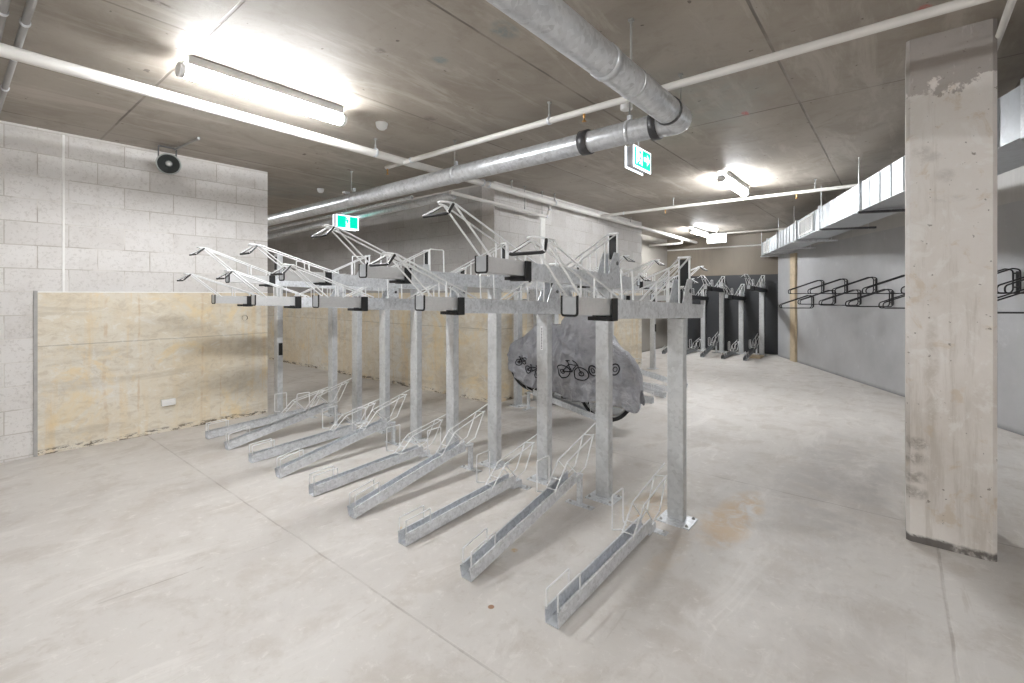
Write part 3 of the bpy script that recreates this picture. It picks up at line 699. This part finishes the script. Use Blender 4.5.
batten(10.7, 3.42, 'far strip light close to the small white exit sign')
batten(1.4, 9.0, 'strip light behind the left wall in the side bay')
batten(-.6, -1.9, 'added fill strip light behind the camera on the right')  # unseen fill lamp, added to brighten the column and right-hand side
batten(-1.1, .2, 'added fill strip light just behind the camera')  # unseen fill lamp, added to lift the foreground

# ------------------------------------------------------------------ exit signs
def running(mb, cx, cz, s, y, mi):      # the running figure in its doorway
    def q(pts): mb.add([(cx+a*s, y, cz+b*s) for a, b in pts]+[(cx+a*s, y+.001, cz+b*s) for a, b in pts], [tuple(range(len(pts))), tuple(range(2*len(pts)-1, len(pts)-1, -1))], mi)
    q([(-.14+.09*math.cos(t), .36+.09*math.sin(t)) for t in [2*PI*k/10 for k in range(10)]])
    q([(-.22, .24), (.02, .26), (.06, -.05), (-.12, -.08)])
    q([(0, .25), (.22, .10), (.18, .04), (0, .13)]); q([(-.2, .24), (-.36, .06), (-.30, .01), (-.16, .14)])
    q([(.0, -.05), (.18, -.2), (.10, -.42), (.03, -.40), (.09, -.2), (-.08, -.1)]); q([(-.12, -.08), (-.02, -.08), (-.16, -.3), (-.36, -.34), (-.36, -.27), (-.2, -.24)])
def sign(loc, rz, label, L=.35, Hh=.175, arrow=True, plates=True, lens='green', rodtop=True, centre=False):
    r = empty('exit_sign', loc, rz, label, 'exit sign')      # face towards local -y
    MB().box(-L/2, L/2, .006, .075, .012, Hh+.015).build('sign_body', 'signgrey', r, .004)
    for y in (0.0, .078):
        MB().box(-L/2-.012, L/2+.012, y, y+.008, 0, Hh+.02).build('diffuser', 'ltr', r, .003)
    m = MB(); m.box(-L/2+.008, L/2-.008, -.003, 0, .02, Hh+.006); m.build('green_panel', lens, r)
    m = MB(); cz = .02+Hh/2
    if arrow:
        running(m, -L*.22, cz-.005, .15, -.0055, 0)
        for (x0, x1, z0, z1) in ((-L*.40, -L*.36, .035, Hh-.005), (-L*.40, -L*.05, Hh-.012, Hh-.003), (-L*.09, -L*.05, .035, Hh-.005)): m.box(x0, x1, -.0055, -.0035, z0, z1)
        pts = [(.02, -.018), (.09, -.018), (.09, -.05), (.15, .0), (.09, .05), (.09, .018), (.02, .018)]
        m.add([(a, -.0055, cz+b) for a, b in pts]+[(a, -.0035, cz+b) for a, b in pts], [tuple(range(7)), tuple(range(13, 6, -1))]+[(i, (i+1) % 7, 7+(i+1) % 7, 7+i) for i in range(7)])
    elif centre:
        m.box(-L*.09, L*.09, -.0045, -.0035, .024, Hh)
        m.build('pictogram', 'ltr', r); m = MB(); running(m, 0, cz-.005, .14, -.0065, 0); m.build('figure', lens, r); m = None
    if m and m.v: m.build('pictogram', 'ltr', r)
    if rodtop:
        m = MB(); zt_ = H-loc[2]; m.tube([(0, .04, Hh+.014), (0, .04, zt_)], .006, 6); m.box(-.04, .04, .01, .07, zt_-.02, zt_); m.box(-.05, .05, .02, .06, Hh+.012, Hh+.03); m.build('mounting_rod', 'galv', r)
    return r
sign((4.07, 1.80, 2.53), 0, 'green running man exit sign with a right arrow hanging below the pipe elbow')
sign((3.63, 5.97, 2.31), 0, 'green running man exit sign without an arrow, at left above the racks', L=.33, arrow=False, centre=True)
sign((10.80, 3.08, 2.53), -PI/2, 'small distant white-lit exit sign at the far end of the ceiling', L=.36, arrow=False, lens='ltr')

# ------------------------------------------------------------------ small ceiling and wall things
def dome(x, y, r, label):
    m = MB(); m.lathe([(r, 0), (r, -.012), (r*.96, -.018), (r*.85, -.04), (r*.5, -.055), (0, -.058)], (x, y, H), (0, 0, 1), 20)
    return tag(m.build('smoke_detector', 'plast'), label, 'smoke detector')
dome(2.36, 3.36, .05, 'white domed smoke detector near the right end of the long strip light')
dome(3.3, 6.1, .045, 'small white detector on the ceiling above the left exit sign')
m = MB(); m.lathe([(.04, 0), (.045, -.01), (.045, -.05), (.035, -.055), (0, -.056)], (3.28, 1.58, H), (0, 0, 1), 16)
tag(m.build('smoke_detector', 'plast'), 'white cylindrical detector on the ceiling under the galvanised elbow', 'smoke detector')
# horn speaker
sp = empty('horn_speaker', (1.40, 5.44, 2.66), 0, 'grey horn loudspeaker bracketed to the ceiling above the left wall', 'loudspeaker')
ax = Vector((-.28, -.92, -.28)).normalized()
m = MB(); m.lathe([(.0, -.15), (.045, -.15), (.048, -.08), (.03, -.06), (.035, -.03), (.06, .02), (.095, .05), (.101, .052), (.101, .058), (.094, .058), (.055, .02), (.03, -.02), (0, -.03)], (0, 0, 0), ax, 28)
m.build('horn_bell', 'horn', sp)
m = MB(); m.lathe([(.0, .036), (.012, .034), (.020, .02), (.024, -.02)], (0, 0, 0), ax, 18); m.build('centre_plug', 'plast', sp)
m = MB(); m.lathe([(.088, .056), (.054, .022), (.030, -.012)], (0, 0, 0), ax, 28); m.build('inner_cone', 'hornin', sp)
m = MB(); m.box(-.075, -.069, .03, .06, -.02, .17); m.box(.069, .075, .03, .06, -.02, .17); m.box(-.075, .075, .03, .06, .163, .17); m.tube([(.06, .03, .1), (.06, .03, .02)], .004, 6); m.build('mounting_bracket', 'dkm', sp)
m = MB(); m.tube([(1.45, 5.46, 2.81), (1.487, 4.92, 2.815)], .010, 8); m.tube([(1.487, 4.93, 2.81), (1.487, 4.90, 2.815)], .014, 8); tag(m.build('cable_conduit', 'conduit'), 'short grey conduit on the ceiling leading to the horn loudspeaker', 'conduit')
# socket
so = empty('power_socket', (1.47, 5.752, .30), 0, 'white double power socket low on the stained left wall', 'power socket')
MB().box(-.06, .06, -.045, 0, -.03, .035).build('socket_box', 'plast', so, .006)
MB().box(-.035, -.015, -.047, -.044, -.012, .012).box(.015, .035, -.047, -.044, -.012, .012).build('switch', 'seal', so)
m = MB(); m.lathe([(0, -.004), (.028, -.004), (.03, .0), (.03, .006)], (2.2, 5.75, 1.13), (0, -1, 0), 12); tag(m.build('wall_hole', 'slotd'), 'round dark bolt hole high in the stained cast wall', 'hole')
# cleats and timbers
def wallbox(s0, s1, o0, o1, z0, z1):
    m = MB(); vs = [W(s_, o_, z) for s_ in (s0, s1) for o_, z in ((o0, z0), (o1, z0), (o1, z1), (o0, z1))]
    m.add(vs, [(0, 1, 2, 3), (7, 6, 5, 4), (0, 4, 5, 1), (1, 5, 6, 2), (2, 6, 7, 3), (3, 7, 4, 0)]); return m
tag(wallbox(-.24, 0.0, .0, .05, 0, 2.25).build('timber_batten', 'timber', bevel=.004), 'pale upright timber batten on the grey wall under the duct', 'timber batten')
tag(MB().box(11.25, 11.6, 2.3, 2.55, 0, .05).build('timber_offcut', 'timber', bevel=.006), 'small timber offcut on the floor at the foot of the far wall', 'offcut')

# ------------------------------------------------------------------ bicycle under its cover
bx = 4.555
by = lambda y: .02+.19*(y-2.43)/.97            # trough floor under the tyres
bk = empty('bicycle', (bx, 2.9, 0), 0, 'dark bicycle standing in a wheel trough under the grey cover', 'bicycle')
R = .335; f_c = Vector((0, 2.44-2.9, by(2.44)+R+.005)); r_c = Vector((0, 3.44-2.9, by(3.44)+R+.01))
for nm, cc in (('front_wheel', f_c), ('rear_wheel', r_c)):
    m = MB(); pts = [cc+Vector((0, math.cos(t), math.sin(t)))*(R-.02) for t in [2*PI*k/40 for k in range(40)]]
    m.tube(pts, .021, 8, closed=True); wl_ = m.build(nm, 'tyre', bk)
    m = MB(); m.tube([cc+(p-cc)*((R-.045)/(R-.02)) for p in pts], .009, 6, closed=True); m.tube([cc+Vector((-.05, 0, 0)), cc+Vector((.05, 0, 0))], .018, 10)
    m.build('rim', 'rim', wl_)
    m = MB()
    for k in range(24):
        t = 2*PI*k/24; m.tube([cc+Vector((.03*(-1)**k, math.cos(t+.3)*.018, math.sin(t+.3)*.018)), cc+Vector((0, math.cos(t), math.sin(t)))*(R-.05)], .0012, 4)
    m.build('spokes', 'rim', wl_)
bb = Vector((0, .10, .36)); st = Vector((0, .22, .86)); hd = Vector((0, -.27, .88)); hl = Vector((0, -.32, .72))
m = MB()
for a_, b_, r_ in ((bb, st, .016), (bb, hl, .019), (st+Vector((0, -.02, -.08)), hd, .017), (hd+Vector((0, .015, .04)), hl, .02)): m.tube([a_, b_], r_, 10)
for s_ in (-.05, .05): m.tube([bb, r_c+Vector((s_, 0, 0))], .009, 8); m.tube([st+Vector((0, -.01, -.06)), r_c+Vector((s_, 0, 0))], .008, 8)
m.build('frame', 'bike', bk)
m = MB()
for s_ in (-.055, .055): m.tube([hl+Vector((s_*.6, 0, 0)), f_c+Vector((s_, 0, 0))], .013, 8)
m.tube([hl+Vector((-.04, 0, 0)), hl+Vector((.04, 0, 0))], .014, 8); m.build('fork', 'bike', bk)
m = MB(); m.tube([hd+Vector((-.27, .02, .15)), hd+Vector((-.08, -.03, .13)), hd+Vector((.08, -.03, .13)), hd+Vector((.27, .02, .15))], .013, 8, fil=.03); m.tube([hd, hd+Vector((0, -.03, .13))], .016, 8); m.build('handlebar', 'bike', bk)
m = MB(); m.tube([st, st+Vector((0, .02, .06))], .014, 8); m.tube([st+Vector((0, -.13, .065)), st+Vector((0, .0, .07)), st+Vector((0, .13, .08))], .05, 10, rf=lambda u: .02+.045*u); m.build('saddle', 'black', bk)
m = MB(); m.lathe([(0, -.004), (.085, -.004), (.085, .004), (0, .004)], bb+Vector((-.05, 0, 0)), (1, 0, 0), 24); m.tube([bb+Vector((-.065, 0, 0)), bb+Vector((-.07, -.12, -.11))], .009, 8); m.tube([bb+Vector((.065, 0, 0)), bb+Vector((.07, .12, .11))], .009, 8)
m.box(-.15, -.07, bb.y-.15, bb.y-.09, bb.z-.125, bb.z-.10); m.build('crank_set', 'dkm', bk)
# cover
stn = [  # y, top z, bottom z, half width low, half width mid, half width top
 (3.76, .66, .50, .03, .05, .02), (3.70, .78, .46, .07, .09, .04), (3.60, .86, .42, .09, .12, .06), (3.45, .96, .36, .12, .16, .07), (3.32, 1.045, .32, .14, .19, .08), (3.22, 1.065, .30, .15, .19, .07),
 (3.10, 1.05, .285, .15, .20, .06), (2.98, 1.075, .28, .16, .22, .08), (2.86, 1.14, .27, .17, .25, .16), (2.74, 1.175, .26, .17, .28, .22), (2.62, 1.18, .255, .16, .28, .23), (2.50, 1.12, .25, .15, .24, .17),
 (2.40, .99, .24, .13, .18, .09), (2.28, .87, .235, .11, .13, .06), (2.16, .775, .23, .09, .10, .05), (2.08, .66, .225, .07, .075, .04), (2.035, .52, .23, .05, .05, .03), (2.02, .42, .26, .02, .025, .015)]
def smp(u):
    k = u*(len(stn)-1); i = min(int(k), len(stn)-2); f_ = k-i
    def cr(j):
        p0, p1, p2, p3 = [stn[max(0, min(len(stn)-1, i+d))][j] for d in (-1, 0, 1, 2)]
        return .5*((2*p1)+(-p0+p2)*f_+(2*p0-5*p1+4*p2-p3)*f_*f_+(-p0+3*p1-3*p2+p3)*f_**3)
    return [cr(j) for j in range(6)]
NU, NV = 170, 96; vs = []; fs = []
for iu in range(NU):
    y, zt_, zb_, wl0, wm, wt_ = smp(iu/(NU-1)); hgt = zt_-zb_
    for iv in range(NV):
        v = iv/(NV-1); sgn = -1 if v < .5 else 1; a_ = abs(v-.5)*2          # a_: 0 at the ridge, 1 at the hem
        if a_ < .22:
            k = a_/.22; hw_ = wt_*math.sin(k*PI/2); z = zt_-hgt*.06*(1-math.cos(k*PI/2))
        else:
            k = (a_-.22)/.78; z = zt_-hgt*(.06+.94*k); mid = math.exp(-((k-.42)/.30)**2)
            hw_ = wt_*(1-k)+wl0*k+(wm-.5*(wt_+wl0))*mid
        p = Vector((bx+sgn*hw_, y, z))
        fold = noise.fractal(Vector((y*4.5+sgn*7, z*3.0, sgn*3)), 1.0, 2.0, 4)*.040
        ridge = (1-abs(noise.noise(Vector((y*6.5+z*3.2+sgn*5, z*2.4-y*2, 1.7)))))**4*.038
        rad = 0.0
        for (py_, pz_, n_, ph) in ((2.66, 1.22, 13, .3), (3.27, 1.10, 11, 1.1)):
            dy_, dz_ = y-py_, z-pz_; ds = math.hypot(dy_, dz_); an = math.atan2(dz_, dy_)+.25*noise.noise(Vector((y*2, z*2, sgn+ph)))
            rad += (1-abs(math.sin(an*n_*.5+ph+sgn)))**3*.032*math.exp(-((ds-.38)/.30)**2)
        cr_ = (1-abs(noise.noise(Vector((y*9-z*5, z*8+y*3, sgn*4+.5)))))**7*.020
        dr = rad+cr_+noise.noise(Vector((y*11, z*1.2, sgn*2+4)))*.034*a_
        p.x += sgn*(fold+ridge+dr)*min(1, a_*3); p.z += fold*.9*(1-a_) + .03*math.sin(y*9+sgn)*a_**6
        vs.append(p)
for iu in range(NU-1):
    for iv in range(NV-1):
        a_ = iu*NV+iv; fs.append((a_, a_+1, a_+NV+1, a_+NV))
m = MB(); m.add(vs, fs, 0, True); cov = m.build('bicycle_cover', 'fab')
tag(cov, 'grey weatherproof cover printed with black bicycles, draped over the bike in the rear row', 'bicycle cover')
sol = cov.modifiers.new('thick', 'SOLIDIFY'); sol.thickness = .003
bvh = BVHTree.FromPolygons([Vector(v) for v in vs], fs)
def onto(y, z):
    h_ = bvh.ray_cast(Vector((2.0, y, z)), Vector((1, 0, 0)))[0]
    return Vector((h_.x-.004, y, z)) if h_ else None
def pline(mb, pts, r=.005, closed=False):
    out = []
    for i in range(len(pts)-(0 if closed else 1)):
        a_, b_ = pts[i], pts[(i+1) % len(pts)]
        for k in range(4): out.append((a_[0]+(b_[0]-a_[0])*k/4, a_[1]+(b_[1]-a_[1])*k/4))
    if not closed: out.append(pts[-1])
    P3 = [onto(*p) for p in out]; P3 = [p for p in P3 if p]
    if len(P3) > 2: mb.tube(P3, r, 5, closed=closed)
def icon_bike(cy, cz, s_, tilt=0.0):
    m = MB()
    def T_(a_, b_): return (cy-(a_*math.cos(tilt)-b_*math.sin(tilt))*s_, cz+(a_*math.sin(tilt)+b_*math.cos(tilt))*s_)
    for c_ in (-.55, .55):
        pline(m, [T_(c_+.36*math.cos(t), .36*math.sin(t)) for t in [2*PI*k/16 for k in range(16)]], .006, True)
        pline(m, [T_(c_+.12*math.cos(t), .12*math.sin(t)) for t in [2*PI*k/8 for k in range(8)]], .005, True)
    for seg in ([(-.55, 0), (-.1, .0), (-.25, .55), (-.35, .62), (-.15, .62)], [(-.1, 0), (.35, .45), (-.2, .42)], [(-.55, 0), (-.2, .42)], [(.55, 0), (.33, .62), (.15, .68)]): pline(m, [T_(*p) for p in seg], .006)
    m.build('printed_bicycle', 'prt', cov)
icon_bike(2.70, .56, .20, -.03); icon_bike(3.45, .60, .10, .25); icon_bike(3.28, .50, .12, -.3)
m = MB()
for (cy, cz) in ((2.46, .60), (2.265, .62)):
    pline(m, [(cy+.045*math.cos(t), cz+.055*math.sin(t)) for t in [2*PI*k/16 for k in range(16)]], .008, True)
    pline(m, [(cy+.02*math.cos(t), cz+.025*math.sin(t)) for t in [2*PI*k/10 for k in range(10)]], .005, True)
m.build('printed_ring', 'prt', cov)
# hem straps
m = MB(); m.tube([(bx-.13, 2.75, .30), (bx-.05, 2.70, .20), (bx+.02, 2.66, .16), (bx+.12, 2.70, .28)], .006, 6, fil=.04); m.build('strap', 'black', cov)['label'] = 'black strap'

# ------------------------------------------------------------------ camera, world, view
cam = bpy.data.cameras.new('camera'); co = bpy.data.objects.new('camera', cam); COL.objects.link(co)
cam.sensor_width = 36; cam.lens = 469.58/1024*36; cam.shift_y = -(341.5-294.17)/1024; cam.clip_start = .02
co.location = (0, 0, 1.4); co.rotation_euler = (PI/2, 0, .68786-PI/2); S.camera = co
wd = bpy.data.worlds.new('world'); S.world = wd; wd.use_nodes = True
wd.node_tree.nodes['Background'].inputs[0].default_value = (.5, .5, .52, 1); wd.node_tree.nodes['Background'].inputs[1].default_value = .3
vs_ = S.view_settings; vs_.view_transform = 'Standard'; vs_.look = 'None'; vs_.exposure = 0.0; vs_.gamma = 1.0; vs_.use_curve_mapping = False
S.cycles.max_bounces = 8; S.cycles.diffuse_bounces = 6; S.cycles.glossy_bounces = 4
